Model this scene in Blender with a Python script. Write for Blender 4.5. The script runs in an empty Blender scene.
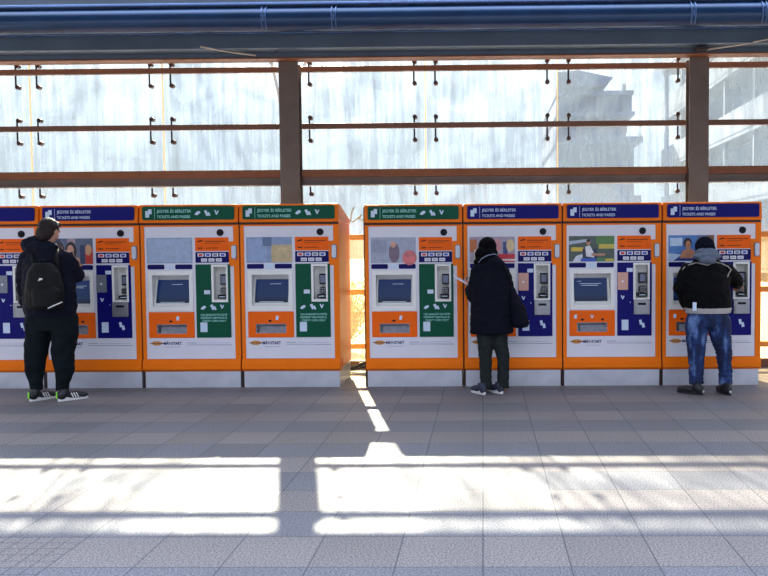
import bpy, bmesh, math, random
from mathutils import Vector, Matrix, noise
random.seed(4)
S = bpy.context.scene
COL = S.collection
PI = math.pi

# ---------------------------------------------------------------- camera
F, PITCH, YAW, ROLL, CX, CY, H0 = 834.4, .0463, .0156, .0074, 470.3, 288., 1.45
cd = bpy.data.cameras.new('camera'); cam = bpy.data.objects.new('camera', cd); COL.objects.link(cam)
cd.sensor_width = 36; cd.lens = F / 768 * 36; cd.shift_x = -(CX - 384) / 768; cd.clip_end = 500
cam.matrix_world = (Matrix.Translation((0, 0, H0)) @ Matrix.Rotation(YAW, 4, 'Z')
                    @ Matrix.Rotation(PI/2 - PITCH, 4, 'X') @ Matrix.Rotation(-ROLL, 4, 'Z'))
S.camera = cam

def at(px, py, Y=None, Z=None):
    """world point on the plane Y=... (or Z=...) that the photo shows at px,py"""
    d = cam.matrix_world.to_3x3() @ Vector(((px - CX) / F, (CY - py) / F, -1))
    t = Y / d.y if Y is not None else (Z - H0) / d.z
    return Vector((0, 0, H0)) + d * t

# ---------------------------------------------------------------- sky, sun, exposure
vs = S.view_settings
vs.view_transform = 'Standard'; vs.look = 'None'; vs.gamma = 1; vs.exposure = 0.0; vs.use_curve_mapping = False
W = bpy.data.worlds.new('sky'); S.world = W; W.use_nodes = True
nt = W.node_tree; nt.nodes.clear()
wo = nt.nodes.new('ShaderNodeOutputWorld'); bg = nt.nodes.new('ShaderNodeBackground')
tc = nt.nodes.new('ShaderNodeTexCoord'); sx = nt.nodes.new('ShaderNodeSeparateXYZ')
rp = nt.nodes.new('ShaderNodeValToRGB'); mr = nt.nodes.new('ShaderNodeMapRange')
nt.links.new(tc.outputs['Generated'], sx.inputs[0]); nt.links.new(sx.outputs['Y'], mr.inputs['Value'])
mr.inputs['From Min'].default_value = -1; mr.inputs['From Max'].default_value = 1
nt.links.new(mr.outputs[0], rp.inputs[0]); nt.links.new(rp.outputs[0], bg.inputs[0]); nt.links.new(bg.outputs[0], wo.inputs[0])
e = rp.color_ramp.elements
e[0].position = 0; e[0].color = (.74, .8, 1.0, 1)
e[1].position = 1; e[1].color = (1.7, 1.95, 2.2, 1)
k = e.new(.5); k.color = (.62, .74, .95, 1)
# brighter overhead than at the horizon
zz = nt.nodes.new('ShaderNodeMath'); zz.operation = 'MAXIMUM'; zz.inputs[1].default_value = 0; nt.links.new(sx.outputs['Z'], zz.inputs[0])
zp = nt.nodes.new('ShaderNodeMath'); zp.operation = 'POWER'; zp.inputs[1].default_value = 1.5; nt.links.new(zz.outputs[0], zp.inputs[0])
zm_ = nt.nodes.new('ShaderNodeMath'); zm_.operation = 'MULTIPLY_ADD'; zm_.inputs[1].default_value = 8; zm_.inputs[2].default_value = .58; nt.links.new(zp.outputs[0], zm_.inputs[0])
nt.links.new(zm_.outputs[0], bg.inputs[1])
sd = bpy.data.lights.new('sun', 'SUN'); sun = bpy.data.objects.new('sun', sd); COL.objects.link(sun)
sd.energy = 47; sd.color = (1, .9, .7); sd.angle = .011
sun.rotation_euler = Vector((.23, -1, -.631 * 1.026)).to_track_quat('-Z', 'Y').to_euler()
sun.location = (-5, 30, 20)

# ---------------------------------------------------------------- materials
def nodes(name):
    m = bpy.data.materials.new(name); m.use_nodes = True
    return m, m.node_tree, m.node_tree.nodes['Principled BSDF']
def lin(c):
    return tuple((x/12.92 if x <= .04045 else ((x+.055)/1.055)**2.4) for x in (v/255 for v in c))
def mat(name, c, rough=.5, metal=0., emit=0., var=.12, scale=9., bump=0., spec=None, coat=0.):
    m, t, b = nodes(name); c = lin(c)
    g = t.nodes.new('ShaderNodeTexCoord'); n = t.nodes.new('ShaderNodeTexNoise'); n.inputs['Scale'].default_value = scale
    n.inputs['Detail'].default_value = 5
    t.links.new(g.outputs['Object'], n.inputs['Vector'])
    r = t.nodes.new('ShaderNodeValToRGB'); t.links.new(n.outputs['Fac'], r.inputs[0])
    r.color_ramp.elements[0].position = .3; r.color_ramp.elements[1].position = .7
    r.color_ramp.elements[0].color = (*[x*(1-var) for x in c], 1); r.color_ramp.elements[1].color = (*[min(1, x*(1+var)) for x in c], 1)
    t.links.new(r.outputs[0], b.inputs['Base Color'])
    b.inputs['Roughness'].default_value = rough; b.inputs['Metallic'].default_value = metal
    if spec is not None: b.inputs['Specular IOR Level'].default_value = spec
    if coat: b.inputs['Coat Weight'].default_value = coat
    if emit:
        t.links.new(r.outputs[0], b.inputs['Emission Color']); b.inputs['Emission Strength'].default_value = emit
    if bump:
        bp = t.nodes.new('ShaderNodeBump'); bp.inputs['Strength'].default_value = bump; bp.inputs['Distance'].default_value = .01
        n2 = t.nodes.new('ShaderNodeTexNoise'); n2.inputs['Scale'].default_value = scale*3; t.links.new(g.outputs['Object'], n2.inputs['Vector'])
        t.links.new(n2.outputs['Fac'], bp.inputs['Height']); t.links.new(bp.outputs[0], b.inputs['Normal'])
    return m
M = dict(
    orange=mat('orange_paint', (255, 122, 0), .42, var=.05, scale=3, spec=.2),
    orange_label=mat('orange_vinyl', (255, 104, 0), .5, var=.05, spec=.2),
    white=mat('white_panel', (226, 226, 234), .4, var=.03, scale=4),
    white_in=mat('white_plastic', (240, 240, 234), .45, var=.03),
    green=mat('green_panel', (0, 82, 58), .4, var=.08, spec=.15),
    blue=mat('blue_panel', (8, 8, 108), .4, var=.06, spec=.15),
    navy=mat('navy_label', (8, 8, 92), .4, var=.06, spec=.15),
    pale=mat('pale_print', (206, 224, 242), .5, var=.03),
    palegreen=mat('pale_green_print', (160, 226, 214), .5, var=.03),
    greyprint=mat('grey_print', (120, 128, 150), .5, var=.03),
    dark=mat('black_plastic', (14, 15, 22), .4, var=.1, spec=.2),
    gapdark=mat('dark_seam', (50, 22, 12), .6, var=.1),
    steel=mat('brushed_steel', (150, 152, 156), .38, .75, var=.1, scale=14),
    strapm=mat('pipe_strap_paint', (74, 106, 150), .4, .2),
    flange=mat('orange_brown_flange_paint', (116, 68, 34), .55, .1), amber_bounce=mat('amber_bounce_frame', (216, 134, 50), .5),  # amber holds the sunlit orange bounce from the machine sides
    gold=mat('logo_gold', (206, 140, 52), .5),
    plinth=mat('grey_plinth', (204, 208, 216), .3, .45, var=.1, scale=5),
    copper=mat('pink_contactless_plate', (214, 164, 146), .35, .1, var=.05),
    greyplate=mat('grey_contactless_plate', (122, 128, 140), .35, .2, var=.05),
    handle=mat('handle_grey', (198, 204, 214), .3, .2, var=.05),
    red=mat('red_print', (206, 50, 44), .5), blueprint=mat('blue_print', (60, 90, 190), .5),
    tray=mat('tray_metal', (168, 170, 178), .35, .35, var=.2, scale=24),
    brown=mat('brown_steel_paint', (98, 84, 74), .45, .1, var=.14, scale=6),
    rust=mat('orange_brown_steel_paint', (104, 70, 48), .45, .1, var=.14, scale=6),
    clampm=mat('dark_clamp_steel', (58, 50, 54), .4, .5),
    clampfoot=mat('brown_clamp_foot', (84, 56, 46), .5, .3),
    seal=mat('cream_joint_sealant', (226, 206, 176), .7, var=.08),
    gutter=mat('blue_grey_gutter_paint', (26, 56, 92), .25, .3, var=.14, scale=3),
    beam=mat('grey_eave_paint', (78, 92, 106), .35, .3, var=.14, scale=2),
    beam2=mat('blue_edge_paint', (112, 142, 196), .35, .2, var=.1, scale=2),
    roof=mat('dark_roof_underside', (70, 78, 92), .6, var=.1),
    cable=mat('pale_cable', (190, 178, 160), .5),
    asphalt=mat('outside_paving', (170, 160, 150), .85, var=.1, scale=2),
    stone=mat('old_blue_grey_stone', (66, 82, 116), .9, var=.3, scale=.6),
    roofstone=mat('weathered_roof', (56, 72, 104), .8, var=.2, scale=.6),
    concrete=mat('pale_balcony_concrete', (84, 94, 108), .85, var=.15, scale=.5),
    winglass=mat('dark_window_band', (50, 70, 100), .25, var=.2, scale=.8),
    bark=mat('bark', (96, 66, 44), .9, bump=.4), leaf=mat('dry_leaves', (196, 150, 70), .8, var=.3),
    skin=mat('skin', (198, 146, 122), .5, var=.05), skin2=mat('tanned_skin', (150, 104, 84), .5, var=.05),
    hair=mat('dark_brown_hair', (38, 28, 26), .55, var=.3, scale=60, bump=.3, spec=.25), hair2=mat('black_hair', (7, 6, 9), .8, var=.3, scale=60, bump=.3, spec=.08),
    navyjacket=mat('navy_jacket_cloth', (7, 11, 30), .85, var=.2, scale=14, bump=.3, spec=.25),
    blackcoat=mat('dark_navy_coat_cloth', (5, 8, 24), .85, var=.2, scale=14, bump=.3, spec=.2),
    blackjacket=mat('black_jacket_cloth', (6, 6, 9), .85, var=.2, scale=14, bump=.3, spec=.15),
    greycloth=mat('grey_fleece', (92, 102, 120), .9, var=.1, scale=30, bump=.3),
    piping=mat('light_grey_piping', (150, 146, 142), .7), waist=mat('pale_grey_waistband', (172, 168, 166), .8),
    trousers=mat('dark_green_trousers', (10, 20, 25), .9, var=.2, scale=14, bump=.3, spec=.2),
    greyjeans=mat('dark_grey_jeans', (34, 40, 40), .9, var=.25, scale=18, bump=.3, spec=.2),
    bag=mat('black_nylon', (5, 6, 8), .75, var=.2, scale=20, spec=.3),
    shoe=mat('black_shoe', (22, 22, 26), .5), sole=mat('white_sole', (214, 214, 210), .6), neon=mat('neon_green_tab', (150, 240, 70), .5),
    navyshoe=mat('navy_shoe', (44, 48, 66), .7), beanie=mat('dark_navy_knit', (16, 18, 32), .95, var=.3, scale=50, bump=.5, spec=.1),
    paper=mat('white_paper', (214, 220, 236), .7, var=.02),
)
def jeans_mat():
    m, t, b = nodes('faded_blue_denim'); N = t.nodes; L = t.links
    g = N.new('ShaderNodeTexCoord'); n = N.new('ShaderNodeTexNoise'); n.inputs['Scale'].default_value = 7; n.inputs['Detail'].default_value = 6
    mp = N.new('ShaderNodeMapping'); mp.inputs['Scale'].default_value = (1.6, 1, .5); L.new(g.outputs['Object'], mp.inputs[0]); L.new(mp.outputs[0], n.inputs['Vector'])
    r = N.new('ShaderNodeValToRGB'); L.new(n.outputs['Fac'], r.inputs[0]); el = r.color_ramp.elements
    el[0].position = .42; el[0].color = (*lin((14, 28, 62)), 1); el[1].position = .68; el[1].color = (*lin((104, 134, 184)), 1)
    k = el.new(.54); k.color = (*lin((26, 50, 100)), 1)
    L.new(r.outputs[0], b.inputs['Base Color']); b.inputs['Roughness'].default_value = .9
    return m
M['jeans'] = jeans_mat()

TD, TK, TO = .4073, 3.7487, -.0098          # tile depth, first joint, x offset
def floor_mat():
    m, t, b = nodes('granite_tiles'); N = t.nodes; L = t.links
    g = N.new('ShaderNodeNewGeometry'); s = N.new('ShaderNodeSeparateXYZ'); L.new(g.outputs['Position'], s.inputs[0])
    def ma(op, a, bb=None, c=None):
        n = N.new('ShaderNodeMath'); n.operation = op
        for i, v in enumerate((a, bb, c)):
            if v is None: continue
            if isinstance(v, (int, float)): n.inputs[i].default_value = v
            else: L.new(v, n.inputs[i])
        return n.outputs[0]
    def grid(px, py, w):
        out = []
        for ax, p, o in ((s.outputs['X'], px, TO), (s.outputs['Y'], py, TK)):
            f = ma('FRACT', ma('DIVIDE', ma('SUBTRACT', ax, o), p))
            dd = ma('MINIMUM', f, ma('SUBTRACT', 1., f))
            out.append(ma('LESS_THAN', ma('MULTIPLY', dd, p), w))
        return ma('MAXIMUM', out[0], out[1])
    joint = grid(.4024, TD, .0034)
    fine = grid(.0805, TD/5, .003)
    zone = ma('MULTIPLY', ma('LESS_THAN', s.outputs['X'], TO - 5*.4024), ma('LESS_THAN', s.outputs['Y'], TK + TD))
    row = ma('FLOOR', ma('DIVIDE', ma('SUBTRACT', s.outputs['Y'], TK), TD))
    col_ = ma('FLOOR', ma('DIVIDE', ma('SUBTRACT', s.outputs['X'], TO), .4024))
    par = ma('FLOORED_MODULO', row, 2.)
    wn = N.new('ShaderNodeTexWhiteNoise'); wn.noise_dimensions = '2D'; cb = N.new('ShaderNodeCombineXYZ'); L.new(row, cb.inputs[0]); L.new(col_, cb.inputs[1]); L.new(cb.outputs[0], wn.inputs['Vector'])
    mix = N.new('ShaderNodeMix'); mix.data_type = 'RGBA'; L.new(par, mix.inputs['Factor'])
    mix.inputs['A'].default_value = (*lin((124, 118, 117)), 1); mix.inputs['B'].default_value = (*lin((108, 108, 114)), 1)
    n = N.new('ShaderNodeTexNoise'); n.inputs['Scale'].default_value = 105; n.inputs['Detail'].default_value = 2; L.new(g.outputs['Position'], n.inputs['Vector'])
    sp = N.new('ShaderNodeMapRange'); L.new(n.outputs['Fac'], sp.inputs['Value']); sp.inputs['From Min'].default_value = .3; sp.inputs['From Max'].default_value = .7; sp.inputs['To Min'].default_value = .35; sp.inputs['To Max'].default_value = 1.65
    n2 = N.new('ShaderNodeTexNoise'); n2.inputs['Scale'].default_value = 1.1; n2.inputs['Detail'].default_value = 5; L.new(g.outputs['Position'], n2.inputs['Vector'])
    st = N.new('ShaderNodeMapRange'); L.new(n2.outputs['Fac'], st.inputs['Value']); st.inputs['To Min'].default_value = .8; st.inputs['To Max'].default_value = 1.2
    tone = ma('MULTIPLY', ma('MULTIPLY', sp.outputs[0], st.outputs[0]), ma('MULTIPLY_ADD', wn.outputs['Value'], .16, .92))
    vm = N.new('ShaderNodeVectorMath'); vm.operation = 'SCALE'; L.new(mix.outputs['Result'], vm.inputs[0]); L.new(tone, vm.inputs['Scale'])
    jj = ma('MAXIMUM', joint, ma('MULTIPLY', fine, zone))
    mx = N.new('ShaderNodeMix'); mx.data_type = 'RGBA'; L.new(ma('MULTIPLY', jj, .75), mx.inputs['Factor']); L.new(vm.outputs[0], mx.inputs['A']); mx.inputs['B'].default_value = (*lin((48, 52, 66)), 1)
    L.new(mx.outputs['Result'], b.inputs['Base Color'])
    b.inputs['Roughness'].default_value = .5
    rr_ = N.new('ShaderNodeMapRange'); L.new(n2.outputs['Fac'], rr_.inputs['Value']); rr_.inputs['To Min'].default_value = .48; rr_.inputs['To Max'].default_value = .62; b.inputs['IOR'].default_value = 1.32; L.new(rr_.outputs[0], b.inputs['Roughness'])
    return m
M['floor'] = floor_mat()

def glass_mat(name, tint, lo, hi, seed):
    """dusty glass: clear pane under streaky dirt that scatters the light coming through"""
    m = bpy.data.materials.new(name); m.use_nodes = True; t = m.node_tree; N = t.nodes; L = t.links; N.clear()
    o = N.new('ShaderNodeOutputMaterial'); g = N.new('ShaderNodeNewGeometry')
    mp = N.new('ShaderNodeMapping'); mp.inputs['Scale'].default_value = (15, 1, 1.0); mp.inputs['Location'].default_value = (seed, 0, 0); L.new(g.outputs['Position'], mp.inputs[0])
    n = N.new('ShaderNodeTexNoise'); n.inputs['Scale'].default_value = 1; n.inputs['Detail'].default_value = 8; n.inputs['Roughness'].default_value = .65; L.new(mp.outputs[0], n.inputs['Vector'])
    n2 = N.new('ShaderNodeTexNoise'); n2.inputs['Scale'].default_value = 1.7; n2.inputs['Detail'].default_value = 6; n2.inputs['Distortion'].default_value = .8; L.new(g.outputs['Position'], n2.inputs['Vector'])
    a = N.new('ShaderNodeMath'); a.operation = 'MULTIPLY_ADD'; L.new(n.outputs['Fac'], a.inputs[0]); a.inputs[1].default_value = .6; 
    a2 = N.new('ShaderNodeMath'); a2.operation = 'MULTIPLY'; L.new(n2.outputs['Fac'], a2.inputs[0]); a2.inputs[1].default_value = .5; L.new(a2.outputs[0], a.inputs[2])
    r = N.new('ShaderNodeMapRange'); L.new(a.outputs[0], r.inputs['Value']); r.inputs['From Min'].default_value = .38; r.inputs['From Max'].default_value = .72
    r.inputs['To Min'].default_value = lo; r.inputs['To Max'].default_value = hi
    tr = N.new('ShaderNodeBsdfTransparent'); tr.inputs[0].default_value = (*tint, 1)
    tl = N.new('ShaderNodeBsdfTranslucent'); tl.inputs[0].default_value = (*[x*DUSTK for x in DUST.get(name, (1, 1, 1))], 1)
    df = N.new('ShaderNodeBsdfDiffuse'); df.inputs[0].default_value = (*[x*.7 for x in DUST.get(name, (1, 1, 1))], 1)
    m1 = N.new('ShaderNodeMixShader'); m1.inputs[0].default_value = .55; L.new(tl.outputs[0], m1.inputs[1]); L.new(df.outputs[0], m1.inputs[2])
    m2 = N.new('ShaderNodeMixShader'); L.new(r.outputs[0], m2.inputs[0]); L.new(tr.outputs[0], m2.inputs[1]); L.new(m1.outputs[0], m2.inputs[2])
    gl = N.new('ShaderNodeBsdfGlossy'); gl.inputs['Roughness'].default_value = .05
    m3 = N.new('ShaderNodeMixShader'); m3.inputs[0].default_value = .03; L.new(m2.outputs[0], m3.inputs[1]); L.new(gl.outputs[0], m3.inputs[2])
    L.new(m3.outputs[0], o.inputs[0]); return m
DUSTK = .085
DUST = {'dusty_glass': (.74, .88, 1.0), 'yellow_tinted_dusty_glass': (1.0, .84, .55)}
M['glass'] = glass_mat('dusty_glass', (.95, .98, 1.0), .2, .68, 0)
M['yglass'] = glass_mat('yellow_tinted_dusty_glass', (1.0, .93, .76), .2, .6, 3)  # lower panes: yellow tint on the same dusty glass

def seal_mat():
    m = bpy.data.materials.new('translucent_sealant'); m.use_nodes = True; t = m.node_tree; N = t.nodes; N.clear()
    o = N.new('ShaderNodeOutputMaterial'); a = N.new('ShaderNodeBsdfTranslucent'); b = N.new('ShaderNodeBsdfDiffuse'); x = N.new('ShaderNodeMixShader'); n = N.new('ShaderNodeTexNoise'); n.inputs['Scale'].default_value = 12
    r = N.new('ShaderNodeValToRGB'); r.color_ramp.elements[0].color = (.36, .32, .25, 1); r.color_ramp.elements[1].color = (.5, .46, .38, 1)
    t.links.new(n.outputs['Fac'], r.inputs[0]); t.links.new(r.outputs[0], a.inputs[0]); b.inputs[0].default_value = (.6, .5, .36, 1); x.inputs[0].default_value = .3
    t.links.new(a.outputs[0], x.inputs[1]); t.links.new(b.outputs[0], x.inputs[2]); t.links.new(x.outputs[0], o.inputs[0]); return m
M['seal'] = seal_mat()
def screen_mat():
    m, t, b = nodes('blue_display'); N = t.nodes; L = t.links
    g = N.new('ShaderNodeTexCoord'); s = N.new('ShaderNodeSeparateXYZ'); L.new(g.outputs['Generated'], s.inputs[0])
    r = N.new('ShaderNodeValToRGB'); L.new(s.outputs['Z'], r.inputs[0]); el = r.color_ramp.elements
    el[0].position = .05; el[0].color = (*lin((16, 30, 52)), 1); el[1].position = 1; el[1].color = (*lin((14, 50, 120)), 1)
    k = el.new(.3); k.color = (*lin((26, 60, 112)), 1)
    L.new(r.outputs[0], b.inputs['Base Color']); L.new(r.outputs[0], b.inputs['Emission Color']); b.inputs['Emission Strength'].default_value = .38
    t.links.remove(b.inputs['Base Color'].links[0]); b.inputs['Base Color'].default_value = (.004, .008, .02, 1)
    b.inputs['Roughness'].default_value = .2; b.inputs['Specular IOR Level'].default_value = .15
    return m
M['screen'] = screen_mat()
M['window'] = mat('pale_reflecting_pane', (170, 186, 212), .12, var=.12, scale=2.2)

# ---------------------------------------------------------------- mesh helpers
def box(bm, x0, x1, y0, y1, z0, z1):
    v = [bm.verts.new((x, y, z)) for z in (z0, z1) for x, y in ((x0, y0), (x1, y0), (x1, y1), (x0, y1))]
    for f in ((3, 2, 1, 0), (4, 5, 6, 7), (0, 1, 5, 4), (1, 2, 6, 5), (2, 3, 7, 6), (3, 0, 4, 7)): bm.faces.new([v[i] for i in f])
def prism(bm, pts, y0, y1):
    """outline in the xz plane, clockwise or not, from y0 (front) to y1"""
    a = [bm.verts.new((x, y0, z)) for x, z in pts]; b = [bm.verts.new((x, y1, z)) for x, z in pts]
    bm.faces.new(a); bm.faces.new(b[::-1]); n = len(pts)
    for i in range(n): bm.faces.new((a[i], b[i], b[(i+1) % n], a[(i+1) % n]))
def xprism(bm, pts, x0, x1):
    a = [bm.verts.new((x0, y, z)) for y, z in pts]; b = [bm.verts.new((x1, y, z)) for y, z in pts]
    bm.faces.new(a); bm.faces.new(b[::-1]); n = len(pts)
    for i in range(n): bm.faces.new((a[i], b[i], b[(i+1) % n], a[(i+1) % n]))
def rr(bm, x0, x1, z0, z1, y0, y1, r=.008):
    r = min(r, (x1-x0)/2.01, (z1-z0)/2.01); pts = []
    for cx, cz, a0 in ((x1-r, z1-r, 0), (x0+r, z1-r, PI/2), (x0+r, z0+r, PI), (x1-r, z0+r, 1.5*PI)):
        for i in range(5): a = a0 + i*PI/8; pts.append((cx + r*math.cos(a), cz + r*math.sin(a)))
    prism(bm, pts, y0, y1)
def disc(bm, cx, cz, r, y0, y1, n=20): prism(bm, [(cx + r*math.cos(2*PI*i/n), cz + r*math.sin(2*PI*i/n)) for i in range(n)], y0, y1)
def holed(bm, x0, x1, z0, z1, holes, y0, y1):
    """plate with rectangular openings that run right through it"""
    xs = sorted({x0, x1, *[h[0] for h in holes], *[h[1] for h in holes]}); zs = sorted({z0, z1, *[h[2] for h in holes], *[h[3] for h in holes]})
    xs = [x for x in xs if x0 <= x <= x1]; zs = [z for z in zs if z0 <= z <= z1]
    solid = lambda i, j: 0 <= i < len(xs)-1 and 0 <= j < len(zs)-1 and not any(h[0] - 1e-6 <= xs[i] and xs[i+1] <= h[1]+1e-6 and h[2]-1e-6 <= zs[j] and zs[j+1] <= h[3]+1e-6 for h in holes)
    V = {}
    def v(i, j, s):
        if (i, j, s) not in V: V[i, j, s] = bm.verts.new((xs[i], (y0, y1)[s], zs[j]))
        return V[i, j, s]
    for i in range(len(xs)-1):
        for j in range(len(zs)-1):
            if not solid(i, j): continue
            bm.faces.new((v(i, j, 0), v(i+1, j, 0), v(i+1, j+1, 0), v(i, j+1, 0)))
            bm.faces.new((v(i, j, 1), v(i, j+1, 1), v(i+1, j+1, 1), v(i+1, j, 1)))
            if not solid(i-1, j): bm.faces.new((v(i, j, 0), v(i, j+1, 0), v(i, j+1, 1), v(i, j, 1)))
            if not solid(i+1, j): bm.faces.new((v(i+1, j, 0), v(i+1, j, 1), v(i+1, j+1, 1), v(i+1, j+1, 0)))
            if not solid(i, j-1): bm.faces.new((v(i, j, 0), v(i, j, 1), v(i+1, j, 1), v(i+1, j, 0)))
            if not solid(i, j+1): bm.faces.new((v(i, j+1, 0), v(i+1, j+1, 0), v(i+1, j+1, 1), v(i, j+1, 1)))
def tray_box(bm, x0, x1, z0, z1, y0, y1, t=.006):
    """box open to the front"""
    box(bm, x0, x0+t, y0, y1, z0, z1); box(bm, x1-t, x1, y0, y1, z0, z1)
    box(bm, x0+t, x1-t, y0, y1, z0, z0+t); box(bm, x0+t, x1-t, y0, y1, z1-t, z1); box(bm, x0, x1, y1, y1+t, z0, z1)
def tube(bm, pts, r, n=10):
    pts = [Vector(p) for p in pts]; rs = r if isinstance(r, (list, tuple)) else [r]*len(pts); prev = None
    for i, p in enumerate(pts):
        d = (pts[min(i+1, len(pts)-1)] - pts[max(i-1, 0)]).normalized()
        u = d.orthogonal().normalized() if prev is None else (prev - d*prev.dot(d)).normalized()
        prev = u; w = d.cross(u)
        ring = [bm.verts.new(p + (u*math.cos(2*PI*j/n) + w*math.sin(2*PI*j/n))*rs[i]) for j in range(n)]
        if i:
            for j in range(n): bm.faces.new((old[j], old[(j+1) % n], ring[(j+1) % n], ring[j]))
        else: bm.faces.new(ring[::-1])
        old = ring
    bm.faces.new(old)
def obj(name, bm, m, parent=None, smooth=False, bevel=0.):
    bmesh.ops.recalc_face_normals(bm, faces=bm.faces)
    me = bpy.data.meshes.new(name); bm.to_mesh(me); bm.free(); me.materials.append(M[m] if isinstance(m, str) else m)
    o = bpy.data.objects.new(name, me); COL.objects.link(o); o.parent = parent
    if smooth: me.polygons.foreach_set('use_smooth', [True]*len(me.polygons))
    if bevel:
        b = o.modifiers.new('bevel', 'BEVEL'); b.width = bevel; b.segments = 2; b.limit_method = 'ANGLE'
    return o
def mk(name, m, parent, fn, **kw):
    bm = bmesh.new(); fn(bm); return obj(name, bm, m, parent, **kw)
def empty(name, loc=(0, 0, 0)):
    o = bpy.data.objects.new(name, None); COL.objects.link(o); o.location = loc; return o
def tag(o, label=None, cat=None, group=None, kind=None):
    if label: o['label'] = label
    if cat: o['category'] = cat
    if group: o['group'] = group
    if kind: o['kind'] = kind
    return o
KIDS = {}
def copy_tree(o, parent=None):
    c = o.copy(); COL.objects.link(c); c.parent = parent
    for ch in [x for x in COL.objects if x.parent == o]: copy_tree(ch, c)
    return c
def lettering(name, lines, m, parent, bold=.0):
    """lines: (text, x0, z0, cap height, width) -> one mesh lying in the xz plane at y"""
    bm = bmesh.new()
    for text, x0, z0, h, w, y in lines:
        cu = bpy.data.curves.new('t', 'FONT'); cu.body = text; cu.size = 1; cu.extrude = .0; cu.offset = bold
        to = bpy.data.objects.new('t', cu); COL.objects.link(to)
        me = bpy.data.meshes.new_from_object(to.evaluated_get(bpy.context.evaluated_depsgraph_get()))
        bpy.data.objects.remove(to); xs = [v.co.x for v in me.vertices]
        if not xs: continue
        a, b = min(xs), max(xs)
        me.transform(Matrix(((w/(b-a), 0, 0, x0 - a*w/(b-a)), (0, 0, 1, y), (0, h/.7, 0, z0), (0, 0, 0, 1))))
        bm.from_mesh(me); bpy.data.meshes.remove(me)
    # thin raised letters
    r = bmesh.ops.extrude_face_region(bm, geom=list(bm.faces)); bmesh.ops.translate(bm, verts=[v for v in r['geom'] if isinstance(v, bmesh.types.BMVert)], vec=(0, .0008, 0))
    return obj(name, bm, m, parent)

# ---------------------------------------------------------------- setting: floor, outside ground, roof
mk('floor', 'floor', None, lambda b: box(b, -26, 24, -14, 10.25, -.1, 0))['kind'] = 'structure'
og = mk('ground', 'asphalt', None, lambda b: box(b, -60, 60, 10.25, 140, -.2, -.03)); og['kind'] = 'structure'
YW = 10.09
zR = at(390, 61.3, Y=9.9).z        # underside of the roof edge
def ceil(b):
    box(b, -26, 24, 3.3, 8.9, 4.5, 4.7); box(b, -26, 24, 9.62, 10.5, 4.42, 4.55)  # unseen roof, span and open gap shaped to shade floor and light pipe
mk('ceiling', 'roof', None, ceil)['kind'] = 'structure'
# eave beam above the glass
mk('trim_1', 'flange', None, lambda b: (box(b, -9, 7, 9.7, 9.9, zR, zR+.018), box(b, -9, 7, 9.86, 9.9, zR+.018, 4.42)), bevel=.006)['kind'] = 'structure'
zA = at(390, 50.5, Y=9.75).z; zB = at(390, 33.5, Y=9.6).z
mk('trim_2', 'beam', None, lambda b: xprism(b, [(9.84, zR+.02), (9.84, 4.4), (9.71, 4.4), (9.71, zR+.02), ], -9, 7), bevel=.004)['kind'] = 'structure'
mk('trim_3', 'beam', None, lambda b: box(b, -9, 7, 9.5, 9.69, zA-.02, zB-.012), bevel=.008)['kind'] = 'structure'
mk('trim_4', 'beam2', None, lambda b: box(b, -9, 7, 9.45, 9.69, zB-.01, zB+.03), bevel=.01)['kind'] = 'structure'
# round gutter pipe with its straps
zg0 = at(390, 31, Y=9.35).z; zg1 = at(390, 6, Y=9.35).z; rg = (zg1-zg0)/2; zg = (zg0+zg1)/2
def cyl(b, x0, x1, y, z, r, n=48):
    xprism(b, [(y + r*math.cos(2*PI*i/n), z + r*math.sin(2*PI*i/n)) for i in range(n)], x0, x1)
gp = empty('gutter_pipe', (0, 9.35, zg)); tag(gp, 'long dark blue round gutter pipe running under the roof edge', 'pipe')
mk('pipe', 'gutter', gp, lambda b: cyl(b, -9, 7, 0, 0, rg, 64), smooth=False)
mk('upper_flange', 'beam2', gp, lambda b: box(b, -9, 7, -.1, .1, rg+.005, rg+.03), bevel=.006)
for px in (264, 334, 693, 764, 150, 560):
    if px in (150, 560): continue
    x = at(px, 20, Y=9.25).x
    def strap(b, x=x):
        n = 14; R = rg + .012
        for i in range(n):
            a0 = PI*.55 + i*PI*.75/n; a1 = a0 + PI*.75/n
            for dx in (-.022, .022):
                xprism(b, [(rr_*math.cos(a), rr_*math.sin(a)) for a, rr_ in ((a0, rg), (a0, R), (a1, R), (a1, rg))], x+dx-.006, x+dx+.006)
        tube(b, [(x, -R*1.0, .02), (x, -R*1.0, -.05)], .008, 8)
    mk('strap', 'strapm', gp, strap)
for (a, bb, c, lab) in (((200, 46.5), (256, 55.5), (240, 54), 'pale thin cable slanting under the eave at the left post'), ((704, 50), (772, 38.5), 0, 'pale thin cable rising rightward from the right post')):
    p, q = at(*a, Y=9.45), at(*bb, Y=9.66)
    if c == 0: p, q = at(*a, Y=9.66), at(*bb, Y=9.45)
    mid = (p+q)/2 + Vector((0, 0, -.01))
    tag(mk('stay_cable', 'cable', None, lambda b: tube(b, [p, mid, q], .009, 8), smooth=True), lab, 'cable')
for px, lab in ((216, 'small pale hook fixing under the eave above the left post'), (703, 'small dark hook fixing under the eave above the right post')):
    p = at(px+60 if px == 216 else px, 47, Y=9.62)
    def hook(b): box(b, p.x-.09, p.x+.05, 9.56, 9.68, p.z-.035, p.z-.012); tube(b, [(p.x+.05, 9.6, p.z-.01), (p.x+.02, 9.6, p.z-.06), (p.x-.05, 9.6, p.z-.07)], .008, 8)
    tag(mk('eave_bracket', 'clampm', None, hook), lab, 'bracket')

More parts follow.
